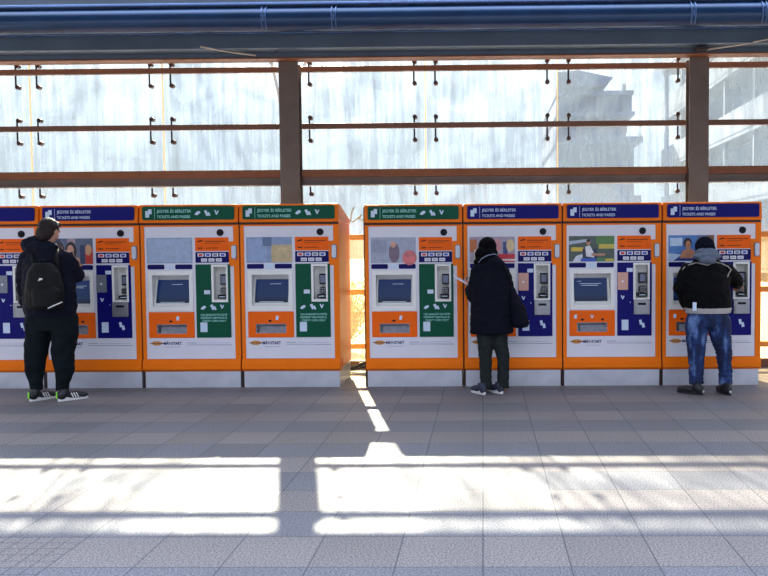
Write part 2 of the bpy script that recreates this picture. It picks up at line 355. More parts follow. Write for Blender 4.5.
# posts: H-shaped steel columns
PL, PR = at(290.5, 130, Y=9.93).x, at(697.5, 130, Y=9.93).x
for x, lab in ((PL, 'brown steel H post left of the passage between machines'), (PR, 'brown steel H post behind the rightmost ticket machines'), (PL-(PR-PL), 'brown steel H post beyond the left edge')):
    def post(b):
        w = .115
        box(b, x-w, x+w, 9.86, 9.875, 0, zR); box(b, x-w, x+w, 10.02, 10.035, 0, zR); box(b, x-.01, x+.01, 9.875, 10.02, 0, zR)
        box(b, x-.17, x+.17, 9.83, 10.07, 0, .02)
    if x > -5: tag(mk('steel_post', 'brown', None, post, bevel=.003), lab, 'post', )

# glazed wall: one window per bay
zt = [at(390, y, Y=YW).z for y in (65.8, 71.4)]; zm = [at(390, y, Y=YW).z for y in (122.9, 128.4)]
zk = [at(390, y, Y=9.99).z for y in (169.6, 185)]
z1 = [at(353, y, Y=YW).z for y in (234.5, 240)]; z2 = [at(353, y, Y=YW).z for y in (289, 294.5)]; z3 = [at(353, y, Y=YW).z for y in (343.5, 348.5)]
YG = 10.2
bays = [(-9, PL-.125, [at(30, 130, Y=YG).x-1.68, at(31, 130, Y=YG).x, at(163.5, 130, Y=YG).x]),
        (PL+.125, PR-.125, [at(425.5, 130, Y=YG).x, at(557.5, 130, Y=YG).x]),
        (PR+.125, 7, [at(828, 130, Y=YG).x])]
nclamp = 0
for i, (x0, x1, joints) in enumerate(bays):
    e0, e1 = x0 - .1*(i > 0), x1 + .1*(i < 2)
    w = empty('window_%d' % (i+1), ((x0+x1)/2, YW, 0)); w['kind'] = 'structure'; ox = (x0+x1)/2; oy = YW
    def L_(fn): return lambda b: (fn(b), bmesh.ops.translate(b, verts=b.verts, vec=(-ox, -oy, 0)))
    mk('rail', 'rust', w, L_(lambda b: box(b, e0, e1, YW-.02, YW+.035, *zt[::-1])), bevel=.004)
    mk('rail', 'rust', w, L_(lambda b: box(b, e0, e1, YW-.02, YW+.02, *zm[::-1])), bevel=.004)
    mk('upper_flange', 'flange', w, L_(lambda b: box(b, x0, x1, 9.925, 10.058, zk[0]-.085, zk[0]+.002)))
    def chan(b):
        box(b, x0, x1, 9.93, 10.06, zk[0]-.045, zk[0]); box(b, x0, x1, 9.975, 10.06, zk[1]+.02, zk[0]-.045); box(b, x0, x1, 9.93, 10.06, zk[1], zk[1]+.02)
    mk('crossbeam', 'brown', w, L_(chan), bevel=.003)
    for za, zb in (z1, z2, z3): mk('low_rail', 'amber_bounce', w, L_(lambda b: box(b, x0, x1, YW-.05, YW+.05, zb, za)), bevel=.004)
    mk('kick_board', 'rust', w, L_(lambda b: box(b, x0, x1, YW+.02, YW+.1, 0, .1)))
    xs = [e0] + [j for j in joints if x0 < j < x1] + [e1]
    for a, c in zip(xs, xs[1:]):
        mk('glass_pane', 'glass', w, L_(lambda b: box(b, a+.012, c-.012, YG, YG+.004, z1[0]-.03, 4.4)))
        mk('glass_pane', 'yglass', w, L_(lambda b: box(b, a+.012, c-.012, YG, YG+.004, .1, z1[0]-.04)))
        if c != e1: mk('joint_seal', 'seal', w, L_(lambda b: box(b, c-.009, c+.009, YG-.004, YG+.008, .1, 4.4)))
    cl = []
    for j in joints: cl += [j-.13, j+.125]
    if i == 1: cl += [x0+.06, x1-.06]
    if i == 0: cl = [c for c in cl if c < x1-.1 and c > -7]
    for cx in cl:
        if not x0 < cx < x1 or cx > 4: continue
        for zz, up in ((zt[1], -1), (zt[0], 1), (zm[1], -1), (zm[0], 1), (zk[1], -1)):
            ln = .13 if zz != zk[1] else .09
            if zz == zm[0]: ln = .08
            if zz == zt[0]: ln = .06
            s = -1 if cx < joints[0] or (len(joints) > 1 and abs(cx-joints[-1]) < .2 and cx < joints[-1]) else 1
            tip = (cx + .006, YG-.02, zz + up*ln)
            cm = mk('glass_clamp', 'clampm', w, L_(lambda b: tube(b, [(cx, YW+.04, zz), (cx, YW+.04, zz + up*(ln-.01)), tip], .011, 8)))
            mk('clamp_foot', 'clampfoot', cm, L_(lambda b: tube(b, [(tip[0], YG, tip[2]), (tip[0], YG-.06, tip[2])], .027, 12)))

def swirl(b):
    pts = [at(x, y, Y=YG-.004) for x, y in ((354, 207), (351.5, 213), (350.5, 221), (353, 222), (358, 218), (363, 213.5), (359, 219), (362, 220.5), (366, 219))]
    tube(b, pts, .009, 6)
tag(mk('chalk_scrawl', 'seal', None, swirl, smooth=True), 'white painted scrawl on the glass above the open passage', 'graffiti')
pb = [at(343, 370.5, Y=9.75), at(369, 361.5, Y=9.75)]; pb[0].z = .03
tag(mk('metal_bar', 'clampm', None, lambda b: (tube(b, pb, .022, 8), tube(b, [pb[0] + Vector((.02, .12, .0)), pb[1] + Vector((.05, .12, -.06))], .02, 8)), smooth=True), 'pair of dark metal bars lying at the foot of the passage', 'bar')
# ---------------------------------------------------------------- outside
def bld(name, label, cat, fn_parts):
    r = empty(name, fn_parts[0]); tag(r, label, cat); return r
B = empty('station_building', (0, 0, 0)); YB = 60
A = lambda px, py, Y=YB: at(px, py, Y=Y)
def slab(b, px0, px1, py0, py1, y0=YB, y1=YB+14):
    a, c = A(px0, py0, y0), A(px1, py1, y0); box(b, a.x, c.x, y0, y1, min(a.z, c.z), max(a.z, c.z))
p0 = A(592, 250); B.location = (p0.x, YB, -.03)
def rel(fn): return lambda b: (fn(b), bmesh.ops.translate(b, verts=b.verts, vec=(-B.location.x, -B.location.y, -B.location.z)))
tag(B, 'ornate blue grey stone building with stepped cornices, seen through the middle glass', 'building')
zg_ = A(592, 250).z
mk('wall', 'stone', B, rel(lambda b: (slab(b, 556, 626, 114, 137), slab(b, 556, 634, 142, 200), box(b, A(556, 200).x, A(640, 200).x, YB-.5, YB+14, -.03, A(600, 196).z))))
mk('upper_storey', 'stone', B, rel(lambda b: (slab(b, 556, 632, 93, 113), slab(b, 556, 600, 86, 93))))
mk('roof', 'roofstone', B, rel(lambda b: prism(b, [(A(x, y).x, A(x, y).z) for x, y in ((556, 88), (556, 74), (578, 72), (612, 79), (601, 88))], YB-.6, YB+12)))
mk('cornice', 'roofstone', B, rel(lambda b: (slab(b, 556, 643, 137, 142, YB-1.2), slab(b, 556, 635, 112, 115, YB-.8), slab(b, 556, 634, 91, 94, YB-.8))))
mk('chimney', 'roofstone', B, rel(lambda b: slab(b, 623, 626, 84, 92, YB+2, YB+3)))
for r_ in range(3):
    for c_ in range(6):
        mk('window', 'winglass', B, rel(lambda b: slab(b, 562+c_*12, 567+c_*12, (97, 119, 150)[r_], (109, 133, 172)[r_], YB-.1, YB)))
# balcony block to the right; its long side runs away from the viewer
R = empty('balcony_building', (12.2, 44, -.03)); tag(R, 'pale modern building with long rows of balconies, behind the right glass', 'building')
mk('wall', 'concrete', R, lambda b: box(b, .8, 12, -16, 11.5, 0, 16))
mk('roof', 'concrete', R, lambda b: box(b, -.4, 12.4, -16.3, 11.8, 16, 16.5))
for k_ in range(5):
    z = .5 + k_*3.1
    mk('window_band', 'winglass', R, lambda b: (box(b, .72, .8, -15.8, 11.3, z+1.15, z+2.9)))
    mk('balcony', 'concrete', R, lambda b: (box(b, -.4, .8, -16, 11.5, z-.1, z+.1), box(b, -.42, -.32, -16, 11.5, z+.1, z+1.2)))
for k_ in range(7): mk('column', 'concrete', R, lambda b: box(b, -.3, -.1, -16+k_*4.5, -15.8+k_*4.5, 0, 16))
p = at(666.5, 250, Y=32)
LP = empty('street_lamp', (p.x, 32, -.03)); tag(LP, 'tall thin grey lamp post outside, left of the balcony building', 'lamp')
mk('pole', 'roofstone', LP, lambda b: tube(b, [(0, 0, 0), (0, 0, 8.2)], [.1, .06], 12)); mk('lamp_head', 'roofstone', LP, lambda b: box(b, -.1, .1, -.5, .1, 8.15, 8.3))

def tree(x, y, h, spread, seed, name, label, trunk=.09):
    rnd = random.Random(seed); r = empty(name, (x, y, -.03)); tag(r, label, 'tree' if h > 2 else 'bush')
    bm = bmesh.new(); tw = bmesh.new()
    def grow(p, d, ln, rad, depth):
        q = p + d*ln; tube(bm if depth < 2 else tw, [p, (p+q)/2 + Vector((rnd.uniform(-1, 1), rnd.uniform(-1, 1), 0))*ln*.06, q], [rad, rad*.85, rad*.65], 6)
        if depth >= 4 or ln < .12: return
        for k in range(3 if depth < 2 else 2):
            dd = (d + Vector((rnd.uniform(-1, 1)*spread, rnd.uniform(-1, 1)*spread, rnd.uniform(-.15, .5)))).normalized()
            grow(q - d*ln*.15*k, dd, ln*rnd.uniform(.6, .8), rad*.6, depth+1)
    grow(Vector((0, 0, 0)), Vector((0, 0, 1)), h*.42, trunk, 0)
    obj('trunk', bm, 'bark', r); obj('branches', tw, 'bark', r)
tree(at(290, 200, Y=20).x, 20, 12.0, .8, 11, 'bare_tree', 'bare branching tree standing outside behind the left post', .07)
p = at(352, 340, Y=12.2)
bush = empty('dry_bush', (p.x-.1, 12.2, -.03)); tag(bush, 'yellowish dry bush outside, seen through the gap between machines', 'bush')
bm = bmesh.new(); lf = bmesh.new()
for k in range(60):
    a = random.uniform(0, 2*PI); d = Vector((math.cos(a)*random.uniform(.1, .6), math.sin(a)*.4, 1)); l = random.uniform(.5, 1.1)
    q = d*l; tube(bm, [(0, 0, 0), q*.5 + Vector((0, 0, .05)), q], [.012, .008, .004], 5)
    for j in range(16):
        c = q*random.uniform(.3, 1) + Vector([random.uniform(-.07, .07) for _ in range(3)]); u = Vector([random.uniform(-1, 1) for _ in range(3)]).normalized()*.035; w_ = u.orthogonal().normalized()*.018
        lf.faces.new([lf.verts.new(c+t) for t in (-u, w_, u, -w_)])
obj('stems', bm, 'bark', bush); obj('leaves', lf, 'leaf', bush)

# ---------------------------------------------------------------- ticket machines (measured on the sixth one)
K = 8.77 / 834.4
def U(px): return (px - 612.5) * K
def V(py): return (386 - py) * K
def hand(b, x, z, s, y, flip=1):
    """small hand holding a ticket pictogram"""
    prism(b, [(x-s, z-s*.5), (x-s*.2, z-s*.7), (x+s*flip*.9, z+s*.1), (x+s*.6, z+s*.7), (x-s*.1, z+s*.6), (x-s*.8, z)], y, y+.001)
def card(b, x, z, w, h, a, y):
    c, s = math.cos(a), math.sin(a)
    prism(b, [(x + c*i*w - s*j*h, z + s*i*w + c*j*h) for i, j in ((-1, -1), (1, -1), (1, 1), (-1, 1))], y, y+.001)
def vee(b, x, z, s, y):
    prism(b, [(x-s, z+s), (x-s*.4, z+s), (x, z-s*.1), (x+s*.5, z+s*.9), (x+s, z+s*.6), (x+s*.2, z-s), (x-s*.2, z-s)], y, y+.001)
HS = (U(571.7), U(614), V(308), V(269.7)); HK = (U(634), U(649.4), V(299), V(262.9)); HT = (U(577.6), U(607.8), V(331.5), V(322))
def machine(kind):
    g = kind == 'green'; T = empty('ticket_machine')
    P = lambda n, m, fn, par=T, **kw: mk(n, m, par, fn, **kw)
    HW = .513
    def cab(b):
        box(b, -HW+.01, HW-.01, .2, .77, .19, 1.70)
        xprism(b, [(.01, 1.70), (.01, 1.74), (.77, 1.74), (.77, 1.70)], -HW+.01, HW-.01)
        box(b, -HW, U(567.3), -.004, .2, V(359), 1.715); box(b, U(655.8), HW, -.004, .2, V(359), 1.715)
        box(b, U(567.3), U(655.8), -.004, .2, V(224.6), 1.715); box(b, -HW+.02, HW-.02, 0, .2, .19, V(357))
    P('cabinet', 'orange', cab, bevel=.004)
    P('gap_filler', 'gapdark', lambda b: (box(b, -HW-.0135, -HW+.02, .012, .74, .185, 1.9), box(b, -HW-.0135, -HW+.012, .03, .7, .0, .185)))  # added filler strip, dark like the shaded gap, stops sun leaking through
    P('lower_band', 'orange', lambda b: xprism(b, [(.0, V(369.5)), (-.03, V(367)), (-.03, V(361)), (-.008, V(357)), (.1, V(357)), (.1, V(369.5))], -HW, HW), bevel=.003)
    P('plinth', 'plinth', lambda b: (box(b, -HW+.012, HW-.012, .012, .72, 0, .19)), bevel=.002)
    P('header', 'orange', lambda b: xprism(b, [(-.03, V(221)), (-.012, V(202.8)), (.1, V(203.2)), (.77, 1.78), (.77, V(221))], -HW, HW), bevel=.008)
    P('seam', 'gapdark', lambda b: box(b, -HW+.006, HW-.006, -.004, .02, V(223.2), V(221)))
    P('rear_bounce_cover', 'plinth', lambda b: (box(b, -HW+.012, HW-.012, .771, .785, .19, 1.74), xprism(b, [(.16, 1.9095), (.77, 1.782), (.77, 1.79), (.16, 1.918)], -HW+.012, HW-.012)))  # unseen grey cover, added to cut orange bounce onto the glass
    sg = P('header_sign', 'green' if g else 'blue', lambda b: rr(b, U(567.5), U(658), V(218), V(204.8), -.042, -.02, .018))
    y = -.0432
    P('ticket_icon', 'pale', lambda b: (card(b, U(572.6), V(212.3), .020, .034, 0, y), card(b, U(575.2), V(209.8), .018, .026, 0, y+.0003)), sg)
    lettering('sign_lettering', [('JEGYEK ÉS BÉRLETEK', U(582), V(210.8), .030, .36, y), ('TICKETS AND PASSES', U(582), V(216.2), .028, .345, y)], 'palegreen' if g else 'pale', sg, bold=.022)
    if g:
        P('hand_icon', 'pale', lambda b: hand(b, U(622.5), V(211.5), .032, y), sg); P('hand_icon', 'pale', lambda b: (card(b, U(631), V(211.5), .013, .03, .45, y), card(b, U(633.5), V(212.5), .01, .02, .45, y)), sg)
        P('hand_icon', 'pale', lambda b: vee(b, U(641), V(211), .024, y), sg)
    P('sign_divider', 'palegreen' if g else 'pale', lambda b: box(b, U(579.7), U(580), y, y+.001, V(217), V(206)), sg)
    # white front
    x0, x1, za, zb = U(567), U(656.4), V(356.8), V(224.5)
    fp = P('front_panel', 'white', lambda b: holed(b, x0, x1, za, zb, [HS, HK, HT], .006, .03))
    P('latch_plate', 'orange', lambda b: rr(b, U(651.2), U(657), V(264), V(239.5), -.003, .02, .004), bevel=.001)
    hd = P('door_handle', 'greyprint', lambda b: rr(b, U(654.1), U(659.3), V(257.2), V(243.2), -.012, 0, .02)); P('lever', 'handle', lambda b: rr(b, U(654.6), U(658.8), V(256.4), V(244), -.03, -.01, .018), hd)
    P('camera_eye', 'dark', lambda b: (disc(b, U(642.8), V(230.8), .036, -.006, .01), disc(b, U(642.8), V(230.8), .022, -.016, 0)), bevel=.003)
    # advert window
    P('advert_window', 'window', lambda b: box(b, U(569.6), U(614.7), -.0, .01, V(261), V(235.6)))
    for a, c in ((569.8, 586.6), (597.4, 614.4)): P('caption_label', 'navy', lambda b: rr(b, U(a), U(c), V(267), V(262.2), .003, .01, .012))
    P('caption_picture', 'pale', lambda b: box(b, U(588), U(596.4), .004, .01, V(267), V(262.5)))
    # orange instructions and card strip
    st = P('instruction_sticker', 'orange_label', lambda b: rr(b, U(617.8), U(651), V(249), V(235.6), .001, .01, .006))
    P('sticker_print', 'dark', lambda b: (box(b, U(627), U(648), .0002, .001, V(239.7), V(239.1)), box(b, U(627), U(643), .0002, .001, V(241.5), V(241.2)), box(b, U(627), U(641), .0002, .001, V(246.3), V(245.8)), prism(b, [(U(620), V(240.3)), (U(625.5), V(239)), (U(624.5), V(238)), (U(622), V(238.6)), (U(619.6), V(239.6))], .0, .001), box(b, U(620.5), U(625), 0, .001, V(246.6), V(245.6))), st)
    cs = P('card_strip', 'navy', lambda b: rr(b, U(617.8), U(651), V(260.6), V(249.9), .001, .01, .006))
    for r_, n, xx in ((0, 4, 620), (1, 3, 623.4)):
        for k_ in range(n):
            c = P('card_logo', ('white'), lambda b: rr(b, U(xx+k_*7.3), U(xx+k_*7.3+6), V((254.6, 259.6)[r_]), V((251.2, 256.3)[r_]), .0, .005, .004), cs)
            if r_ == 0: P('logo_mark', ('red', 'blueprint', 'greyprint', 'blueprint')[k_], lambda b: box(b, U(xx+k_*7.3+1.2), U(xx+k_*7.3+4.8), -.001, .002, V(254), V(251.9)), None) .parent = cs
            else: P('logo_mark', 'greyprint', lambda b: box(b, U(xx+k_*7.3+1.2), U(xx+k_*7.3+4.8), -.001, .002, V(258.3), V(257.7)), cs)
    # screen
    bz = P('screen_bezel', 'white_in', lambda b: (holed(b, U(570.6), U(614.8), V(309), V(268.6), [(U(574.4), U(611), V(304), V(273))], -.006, .008), tray_box(b, U(573.2), U(612.2), V(305.5), V(271.5), .008, .15)), bevel=.002)
    def scr(b): xprism(b, [(.055, V(303.5)), (.13, V(276)), (.14, V(276)), (.065, V(303.5))], U(575.6), U(608.8))
    P('screen_surround', 'white_in', lambda b: (xprism(b, [(.03, V(305)), (.145, V(273)), (.15, V(273)), (.15, V(305))], U(574), U(575.4)), xprism(b, [(.03, V(305)), (.145, V(273)), (.15, V(273)), (.15, V(305))], U(609), U(611.4)), xprism(b, [(.03, V(305)), (.06, V(301)), (.07, V(301)), (.07, V(305))], U(575.4), U(609))), bz)
    P('screen', 'screen', lambda b: xprism(b, [(.057, V(302)), (.12, V(278)), (.13, V(278)), (.067, V(302))], U(576), U(608.6)), bz)
    def scrtext(b):
        for zc, a, c in ((281, 579, 583), (283.5, 581, 603), (285.2, 583, 600)) if not g else ((282.5, 590, 601), (300.3, 580, 604)):
            f = (302-zc)/24; yy = .057 + .063*f - .0025; box(b, U(a), U(c), yy, yy+.002, V(zc)-.003, V(zc)+.003)
    P('screen_text', 'pale', scrtext, bz)
    # tray
    tp = P('tray_panel', 'orange_label', lambda b: holed(b, U(570), U(615.4), V(335.6), V(309.8), [HT], -.004, .008), bevel=.003)
    P('tray_slot', 'tray', lambda b: tray_box(b, *HT, .006, .1), tp)
    P('tray_flap', 'tray', lambda b: xprism(b, [(.012, V(331.2)), (.07, V(324)), (.075, V(324)), (.02, V(331.2))], U(581), U(607.3)), tp)
    def ticons(b):
        for x in ((583, 603) if not g else (592,)): prism(b, [(U(x-2), V(319)), (U(x), V(317.7)), (U(x+2), V(319)), (U(x), V(320.3))], -.0055, -.004)
    P('arrow_icon', 'dark', ticons, tp)
    P('ticket_icon', 'pale', lambda b: card(b, U(576 if not g else 599), V(316), .014, .022, -.15, -.0055), tp)
    if not g: P('hand_icon', 'pale', lambda b: vee(b, U(592.5), V(316), .019, -.0055), tp)
    # logo
    P('logo_emblem', 'gold', lambda b: prism(b, [(U(570.6), V(341)), (U(575), V(339)), (U(579.5), V(339)), (U(584), V(341)), (U(579.5), V(343.2)), (U(575), V(343.2))], .004, .007), fp)
    P('emblem_bar', 'navy', lambda b: (box(b, U(570.4), U(576), .003, .005, V(341.3), V(340.8)), box(b, U(577), U(584), .003, .005, V(341.6), V(341.0))), fp)
    lettering('logo_lettering', [('MÁV-START', U(584), V(342.6), .031, .19, .0045)], 'navy', fp, bold=.03)
    P('small_print', 'greyprint', lambda b: (box(b, U(607.5), U(617), .004, .006, V(341.1), V(340.6)), box(b, U(607.5), U(638), .004, .006, V(343), V(342.6)), box(b, U(618), U(650), .004, .006, V(341), V(340.8)), box(b, U(637), U(652), .004, .006, V(343.2), V(342.7)), box(b, U(586), U(601), .004, .006, V(345), V(344.7))), fp)
    # payment panel
    pp = P('payment_panel', 'green' if g else 'blue', lambda b: holed(b, U(617.8), U(652), V(335.5), V(262.3), [HK], -.006, .008), bevel=.003)
    kr = P('keypad_recess', 'white_in', lambda b: (holed(b, U(633.6), U(649.8), V(300 if g else 299.3), V(262.6), [(U(635.8), U(648), V(297.5), V(264.6))], -.012, -.005), tray_box(b, *HK, -.004, .12)))
    P('display', 'dark', lambda b: box(b, U(640.5), U(647.4), .055, .125, V(283), V(272.5)), kr); P('display_glass', 'greyprint', lambda b: box(b, U(641.3), U(646.8), .052, .056, V(281.5), V(274)), kr)
    P('keypad', 'dark', lambda b: (box(b, U(640.8), U(646.8), .04, .12, V(291.5), V(286))), kr)
    P('key_surface', 'steel', lambda b: [box(b, U(641.3+i*1.8), U(642.4+i*1.8), .036, .042, V(287.8+j*1.7), V(286.8+j*1.7)) for i in range(3) for j in range(3)], kr)
    P('card_slot', 'dark', lambda b: rr(b, U(638.6), U(647.2), V(296.6), V(292.8), .02, .12, .01), kr); P('slot_mouth', 'pale', lambda b: box(b, U(640), U(646), .017, .021, V(295.2), V(294.4)), kr)
    y = -.0072
    if g:
        P('hand_icon', 'pale', lambda b: hand(b, U(625), V(305.5), .030, y), pp); P('hand_icon', 'pale', lambda b: (card(b, U(634), V(305), .014, .028, .45, y), card(b, U(636.5), V(306), .01, .02, .45, y)), pp); P('hand_icon', 'pale', lambda b: vee(b, U(643.5), V(304.5), .022, y), pp)
        lettering('panel_lettering', [('CSAK BANKKÁRTYÁS FIZETÉS', U(622), V(313.6), .02, .28, y), ('KÉSZPÉNZT NEM FOGAD EL', U(622), V(316.6), .02, .28, y), ('CREDIT CARD ONLY', U(623.5), V(319.6), .019, .25, y)], 'palegreen', pp, bold=.02)
        P('sticker', 'pale', lambda b: box(b, U(621.5), U(628.5), y, -.005, V(329.8), V(319.4+.8)), pp)
        P('card_notice', 'pale', lambda b: rr(b, U(626), U(632), V(292), V(288), y, -.005, .003), pp)
    else:
        P('contactless_plate', 'copper', lambda b: (rr(b, U(618), U(628.2), V(289.5), V(272), -.016, -.004, .006)), pp); P('contactless_mark', 'white', lambda b: disc(b, U(623), V(281), .012, -.0175, -.014), pp)
        P('card_notice', 'pale', lambda b: rr(b, U(627), U(633), V(271.6), V(267.8), y, -.005, .003), pp)
        P('hand_icon', 'pale', lambda b: vee(b, U(623), V(297), .02, y), pp)
        P('sticker', 'pale', lambda b: box(b, U(622), U(628.8), y, -.005, V(329.8), V(319.4)), pp)
        P('hand_icon', 'pale', lambda b: (card(b, U(641), V(322), .014, .026, .2, y), card(b, U(643.5), V(325), .014, .024, .2, y)), pp)
        P('lamp_dot', 'pale', lambda b: disc(b, U(630.5), V(302), .005, y, -.005, 10), pp)
        nu = P('banknote_unit', 'steel', lambda b: (rr(b, U(633.8), U(649.6), V(314), V(299.5), -.03, -.004, .008)), pp, bevel=.003)
        P('banknote_mouth', 'dark', lambda b: rr(b, U(637.8), U(645.8), V(304.6), V(302.4), -.034, -.028, .008), nu); P('lower_lip', 'steel', lambda b: box(b, U(635), U(648.6), -.042, -.028, V(312.6), V(306.4)), nu)
    return T
GR = machine('green'); BL = machine('blue')
left = [(-12.6-50, 'blue', 'blue signed orange ticket machine cut off by the left edge of the view'),
        (38.3, 'blue', 'blue signed orange ticket machine in front of the man with the backpack'),
        (139.4, 'green', 'green signed orange ticket machine between a blue signed one and another green one, nobody near'),
        (239.3, 'green', 'green signed orange ticket machine just left of the open passage'),
        (364.4, 'green', 'green signed orange ticket machine just right of the open passage'),
        (463.9, 'blue', 'blue signed orange ticket machine that the woman in the dark coat uses'),
        (562.7, 'blue', 'blue signed orange ticket machine with nobody in front, two women poster absent, train seat poster'),
        (661.8, 'blue', 'blue signed orange ticket machine behind the man in the black jacket and jeans')]
left[6] = (562.7, 'blue', 'blue signed orange ticket machine with nobody in front and a train traveller advert')
MX = []
first = {'green': GR, 'blue': BL}
for px, kind, lab in left:
    src = {'green': GR, 'blue': BL}[kind]
    t = first.pop(kind, None) or copy_tree(src)
    n_ = len(MX); x = at(241.0+49.5, 300, Y=8.77).x - (3-n_)*1.0567 if n_ < 4 else at(364.6+49.5, 300, Y=8.77).x + (n_-4)*1.0405
    t.location = (x, 8.77, 0); t.scale.x = 1.016 if n_ < 4 else 1; t.scale.z = 1.009 if n_ < 4 else 1; tag(t, lab, 'ticket machine', 'row of orange ticket machines'); MX.append(t)
# the plate on the machine at the left is grey
for t in MX[:2]:
    for pp in [o for o in COL.objects if o.parent == t and o.name.startswith('payment_panel')]:
        for o in [o for o in COL.objects if o.parent == pp and o.name.startswith('contactless_plate')]:
            o.data = o.data.copy(); o.data.materials[0] = M['greyplate']; o['label'] = 'grey contactless plate'
# each pane its own: advert pictures, on green machines painted reflections
def advert(i, cells):
    T = MX[i]; aw = [o for o in COL.objects if o.parent == T and o.name.startswith('advert_window')][0]
    for n, (c, pts) in enumerate(cells):
        m = M.setdefault('ad%s' % (c,), mat('advert_or_reflection_ink_%d_%d_%d' % c, c, .3, var=.12, scale=20))
        q = [(U(569.6 + a*45.1), V(235.6 + b_*25.4)) for a, b_ in pts]
        mk('advert_or_reflection', m, aw, lambda b: prism(b, q, -.0010 - n*.0004, .0002))
def blobp(cx, cy, rx, ry, n=14): return [(cx + rx*math.cos(2*PI*i/n), cy + ry*math.sin(2*PI*i/n)) for i in range(n)]
F_ = [(0, 0), (1, 0), (1, 1), (0, 1)]
R_ = lambda a, b, c, d: [(a, c), (b, c), (b, d), (a, d)]
for i_ in (0, 1):
    advert(i_, [((92, 104, 130), F_), ((60, 66, 90), R_(0, .3, 0, 1)), ((170, 150, 160), R_(.45, .62, 0, .4)), ((44, 30, 32), blobp(.26, .5, .12, .38)), ((44, 30, 32), blobp(.52, .48, .13, .36)),
                ((208, 146, 122), blobp(.27, .45, .075, .2)), ((214, 156, 130), blobp(.51, .45, .075, .2)), ((190, 150, 120), blobp(.5, .95, .3, .25)), ((50, 60, 100), R_(.72, .82, .25, 1)), ((200, 60, 40), R_(.84, 1, .4, 1)), ((206, 160, 120), blobp(.91, .45, .07, .22))])
advert(2, [((150, 168, 196), F_), ((164, 182, 208), R_(.03, .97, .06, .94))])  # blank pane, its pale reflection set as flat colour
advert(3, [((140, 158, 190), F_), ((150, 170, 205), R_(.03, .45, .06, .94)), ((196, 176, 132), R_(.55, 1, .3, .98)), ((92, 116, 150), R_(.36, .56, .0, .35)), ((216, 192, 140), R_(.7, .9, .4, .52))])  # reflected buildings painted on the pane
advert(4, [((164, 172, 190), F_), ((150, 156, 176), R_(.02, .35, .1, .6)), ((120, 104, 120), blobp(.52, .6, .12, .4)), ((206, 160, 140), blobp(.5, .28, .06, .13)), ((204, 112, 112), blobp(.86, .8, .16, .3)), ((224, 120, 120), R_(.72, .98, .75, 1))])  # reflected people painted on the pane
advert(5, [((170, 160, 176), F_), ((190, 110, 60), R_(0, .16, .1, .6)), ((220, 210, 190), R_(.1, .4, .5, .9)), ((214, 150, 150), blobp(.6, .35, .1, .28)), ((60, 70, 130), R_(.74, .84, .2, .8)), ((224, 200, 150), blobp(.9, .35, .09, .25)), ((206, 40, 60), R_(.62, 1, .68, 1)), ((240, 230, 226), R_(.3, 1, .88, .95))])
advert(6, [((74, 92, 84), F_), ((178, 188, 204), [(0, .2), (.4, .12), (.5, .2), (0, .34)]), ((218, 190, 70), R_(.05, .32, .44, .6)), ((84, 130, 70), R_(.6, 1, .0, .35)), ((204, 184, 80), R_(.66, 1, .32, .5)), ((36, 48, 76), R_(.3, .62, .5, .9)),
           ((210, 216, 226), [(.08, 1), (.16, .78), (.3, .7), (.3, 1)]), ((226, 226, 228), [(.36, .42), (.46, .36), (.54, .62), (.56, .85), (.38, .8)]), ((188, 132, 100), blobp(.43, .26, .045, .1)), ((54, 38, 34), blobp(.43, .18, .05, .06)), ((176, 132, 106), R_(.5, .8, .68, .78)), ((40, 90, 190), R_(.26, .6, .88, 1)), ((76, 130, 80), R_(.62, 1, .86, 1)), ((210, 180, 60), R_(.8, .98, .9, .98))])
advert(7, [((80, 130, 196), F_), ((30, 60, 140), [(0, .75), (1, .6), (1, 1), (0, 1)]), ((180, 204, 230), [(0, .7), (.3, .75), (.1, 1), (0, 1)]), ((190, 214, 236), R_(.03, .3, .1, .42)), ((46, 34, 40), blobp(.42, .3, .09, .2)), ((196, 140, 108), blobp(.43, .38, .06, .17)), ((196, 140, 108), [(.24, .9), (.3, .62), (.4, .52), (.52, .54), (.6, .7), (.6, .9)]), ((86, 110, 150), R_(.62, .8, 0, .6)), ((120, 80, 60), R_(.82, 1, 0, .6))])

# ---------------------------------------------------------------- people
def ellipsoid(bm, c, r, rot=None, n=16):
    m = Matrix.Translation(c) @ (rot.to_4x4() if rot else Matrix.Identity(4)) @ Matrix.Diagonal((*r, 1))
    bmesh.ops.create_uvsphere(bm, u_segments=n, v_segments=n//2+2, radius=1, matrix=m)
def limb(bm, pts, n=14):
    """pts: ((x,y,z), r) joined by tapered round segments with ball joints"""
    for (p, r), (q, s) in zip(pts, pts[1:]): tube(bm, [p, q], [r, s], n)
    for p, r in pts: ellipsoid(bm, p, (r*1.0, r*1.0, r*1.0), n=12)
def loft(bm, rings, n=24, yaw=0.):
    """rings: (x, y, z, rx, ry) horizontal ellipses from the bottom up"""
    old = None
    for x, y, z, rx, ry in rings:
        ring = [bm.verts.new((x + rx*math.cos(a), y + ry*math.sin(a), z)) for a in (2*PI*j/n for j in range(n))]
        if old:
            for j in range(n): bm.faces.new((old[j], old[(j+1) % n], ring[(j+1) % n], ring[j]))
        else: bm.faces.new(ring[::-1])
        old = ring
    bm.faces.new(old)
